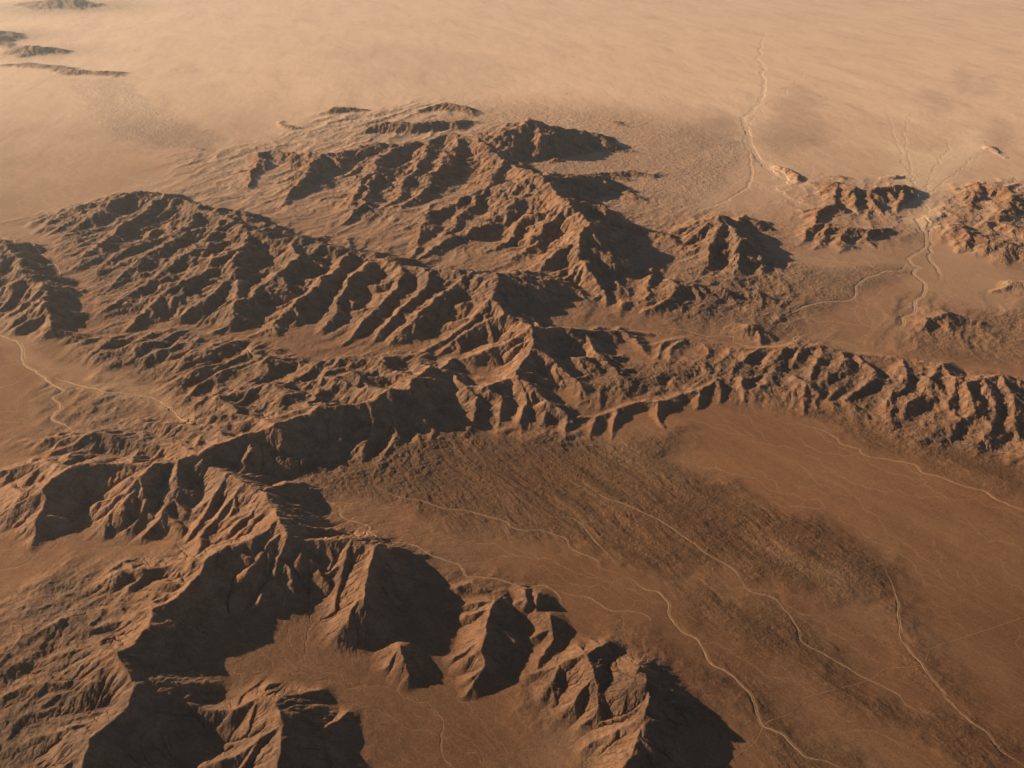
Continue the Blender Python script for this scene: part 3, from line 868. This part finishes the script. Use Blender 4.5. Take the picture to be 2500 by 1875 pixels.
def simple_mat(name, c1, c2, scale):
    m, N, L = new_mat(name)
    out = N.new('ShaderNodeOutputMaterial'); bs = N.new('ShaderNodeBsdfPrincipled')
    bs.inputs['Roughness'].default_value = 0.95; bs.inputs['Specular IOR Level'].default_value = 0.1
    g = N.new('ShaderNodeNewGeometry')
    n = noise_node(N, L, g.outputs['Position'], scale, 5, 0.7)
    L.new(ramp(N, L, n, [(0.3, c1), (0.7, c2)]), bs.inputs['Base Color'])
    L.new(bs.outputs[0], out.inputs[0])
    return m

def tag(o, label, cat, group=None, kind='structure'):
    o['label'] = label; o['category'] = cat
    if kind: o['kind'] = kind
    if group: o['group'] = group
    return o

def mesh_obj(name, co, quads, mat, attrs=None, smooth=True):
    me = bpy.data.meshes.new(name)
    me.vertices.add(len(co)); me.vertices.foreach_set('co', co.astype(np.float32).ravel())
    nq = len(quads)
    me.loops.add(nq * 4); me.polygons.add(nq)
    me.loops.foreach_set('vertex_index', quads.astype(np.int32).ravel())
    me.polygons.foreach_set('loop_start', np.arange(0, nq * 4, 4, dtype=np.int32))
    me.polygons.foreach_set('loop_total', np.full(nq, 4, np.int32))
    me.polygons.foreach_set('use_smooth', np.full(nq, smooth))
    me.update(calc_edges=True)
    for k, v in (attrs or {}).items():
        a = me.attributes.new(k, 'FLOAT', 'POINT'); a.data.foreach_set('value', v.astype(np.float32).ravel())
    me.materials.append(mat)
    o = bpy.data.objects.new(name, me); scene.collection.objects.link(o)
    return o

n, m = Hh.shape
idx = np.arange(n * m).reshape(n, m)
quads = np.stack([idx[:-1, :-1], idx[:-1, 1:], idx[1:, 1:], idx[1:, :-1]], -1).reshape(-1, 4)[:, ::-1]
co = np.stack([X1, Y1, Hh], -1).reshape(-1, 3)
attrs = {'rock': rough, 'badland': BADm, 'sand': SAND, 'pale': PALE, 'varnish_vignette': VAR_VIGN}
fid = IDm.ravel()[quads[:, 0]]
for g_, (nm, lab, cat) in enumerate(RANGES):
    q = quads[fid == g_]
    if not len(q): continue
    used, inv = np.unique(q, return_inverse=True)
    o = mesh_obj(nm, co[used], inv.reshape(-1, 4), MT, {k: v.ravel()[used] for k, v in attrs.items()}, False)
    tag(o, lab, cat)

# wide flat desert beyond, just under the rim of the modelled land
ring = []
NR = 96
rr = [10.0, 3000, 20000, 80000, 200000, 500000]
for q in rr:
    for k in range(NR):
        a = 2 * math.pi * k / NR; ring.append((q * math.sin(a), q * math.cos(a), -3.0))
ring = np.array(ring)
qd = []
for i in range(len(rr) - 1):
    for k in range(NR):
        k2 = (k + 1) % NR
        qd.append((i * NR + k, (i + 1) * NR + k, (i + 1) * NR + k2, i * NR + k2))
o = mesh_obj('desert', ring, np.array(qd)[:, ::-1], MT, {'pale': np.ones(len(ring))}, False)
tag(o, 'flat pale desert reaching away to the horizon', 'desert')

LINE_LABELS = [
 'sandy wash hugging the foot of the near mountains at lower centre', 'thin side wash splitting off eastward behind the small dark knolls',
 'upper pale wash running from the central cliffs to the valley', 'widest pale wash crossing the dirt track at the bottom',
 'short winding wash joining the main channel from the north', 'long thin wash through the dark rough fan',
 'pale wash along the edge of the smooth brown plain at right', 'narrow wash in the valley behind the rounded foothill belt',
 'braided pale wash coming through the gap between the upper right hills', 'straighter strand beside the braided wash in the gap',
 'wash cutting west across the gullied ground right of the centre', 'pale wash winding out of the far desert at upper right',
 'broad sandy bed passing the small far knob', 'wash at the right edge below the rounded hills',
 'wash crossing the straight dirt track on the lower right plain', 'pale wash on the plain beside the small near butte',
 'faint short wash on the bottom centre plain', 'winding pale wash on the sandy flat at the left edge',
 'pale wash up the sandy valley at left', 'thin wash under the middle left mountains', 'faint wash past the left edge range',
 'far strand left of the middle of the pale fan above the gap', 'far strand running straight down the pale fan to the gap',
 'short far strand reaching the gap from the right', 'far strand from the tiny dark outcrop to the gap',
 'faint tributary joining the far wash from the right at upper right', 'thin dark channel curving left below the far wash',
 'thin dirt track crossing the lower right plain', 'dark thin railway line far away at upper right']
# ribbons: sand beds and tracks
MS = simple_mat('pale_wash_sand', (0.42, 0.25, 0.13), (0.66, 0.43, 0.25), 1 / 120.0)
MF = simple_mat('bright_far_sand', (0.52, 0.36, 0.23), (0.70, 0.50, 0.33), 1 / 120.0)
MR = simple_mat('packed_dirt', (0.31, 0.155, 0.076), (0.37, 0.195, 0.10), 1 / 90.0)
MK = simple_mat('dark_track_ballast', (0.16, 0.12, 0.10), (0.22, 0.17, 0.14), 1 / 90.0)
def ribbon(name, x, y, hw, mat, lift, seed):
    tx = np.gradient(x); ty = np.gradient(y); l = np.hypot(tx, ty) + 1e-6
    nx = -ty / l; ny = tx / l
    s = np.arange(len(x)) * 1.0; z0 = s * 0
    CO = []; QD = []; base = 0
    strands = (0, 1) if name == 'dry_wash' else (0,)
    for q in strands:
        if name == 'dry_wash':
            far = np.clip(np.hypot(x, y) / 15000.0, 0.7, 2.0)
            off = hw * far * 1.7 * fbm(s / 9.0 + q * 40, z0 + seed, 1.0, 3, seed + q)
            vw = hw * far * (0.62 - 0.22 * q) * np.clip(1 + 0.9 * fbm(s / 6.0 + seed * 3.1, z0 + q * 9.0, 1.0, 3, seed), 0.12, 2)
            vw = vw * np.clip(np.minimum(s, s[::-1]) / 25.0 + 0.05, 0, 1)
        else:
            off = z0; vw = hw + z0
        cols = []
        for k in (-1, -0.33, 0.33, 1):
            px = x + nx * (vw * k + off); py = y + ny * (vw * k + off)
            cols.append(np.stack([px, py, sample(Hh, th1, r1, px, py) + lift + 0.7 * q], -1))
        C = np.stack(cols, 1)
        nn = len(x); id_ = np.arange(nn * 4).reshape(nn, 4) + base
        QD.append(np.stack([id_[:-1, :-1], id_[:-1, 1:], id_[1:, 1:], id_[1:, :-1]], -1).reshape(-1, 4))
        CO.append(C.reshape(-1, 3)); base += nn * 4
    return mesh_obj(name, np.vstack(CO), np.vstack(QD), mat, None, False)
for kk, (nm, w, x, y) in enumerate(LINES):
    if len(x) < 4: continue
    xx = np.interp(np.arange(0, len(x) - 1, 0.5), np.arange(len(x)), x); yy = np.interp(np.arange(0, len(x) - 1, 0.5), np.arange(len(y)), y)
    o = ribbon(nm, xx, yy, w, (MF if np.median(y) > 19000 else MS) if nm == 'dry_wash' else (MK if nm == 'railway' else MR), 1.5, kk)
    tag(o, LINE_LABELS[kk], 'dry wash' if nm == 'dry_wash' else ('railway line' if nm == 'railway' else 'dirt road'))

# ------------------------------------------------------------------ haze
HB = 260000.0
hv = np.array([(-HB, -HB, -6), (HB, -HB, -6), (HB, HB, -6), (-HB, HB, -6), (-HB, -HB, 9300), (HB, -HB, 9300), (HB, HB, 9300), (-HB, HB, 9300)], float)
hq = np.array([(0, 3, 2, 1), (4, 5, 6, 7), (0, 1, 5, 4), (1, 2, 6, 5), (2, 3, 7, 6), (3, 0, 4, 7)])
MH, N, L = new_mat('dusty_air')
ho = N.new('ShaderNodeOutputMaterial'); pv = N.new('ShaderNodeVolumePrincipled')
pv.inputs['Density'].default_value = 1.9e-6
pv.inputs['Color'].default_value = (0.80, 0.92, 0.95, 1)
pv.inputs['Anisotropy'].default_value = 0.75
L.new(pv.outputs[0], ho.inputs['Volume'])
o = mesh_obj('haze', hv, hq, MH, None, False)
tag(o, 'warm dusty haze filling the air above the desert', 'haze', kind='stuff')
scene.cycles.volume_bounces = 1
print('script done', time.time() - T0)
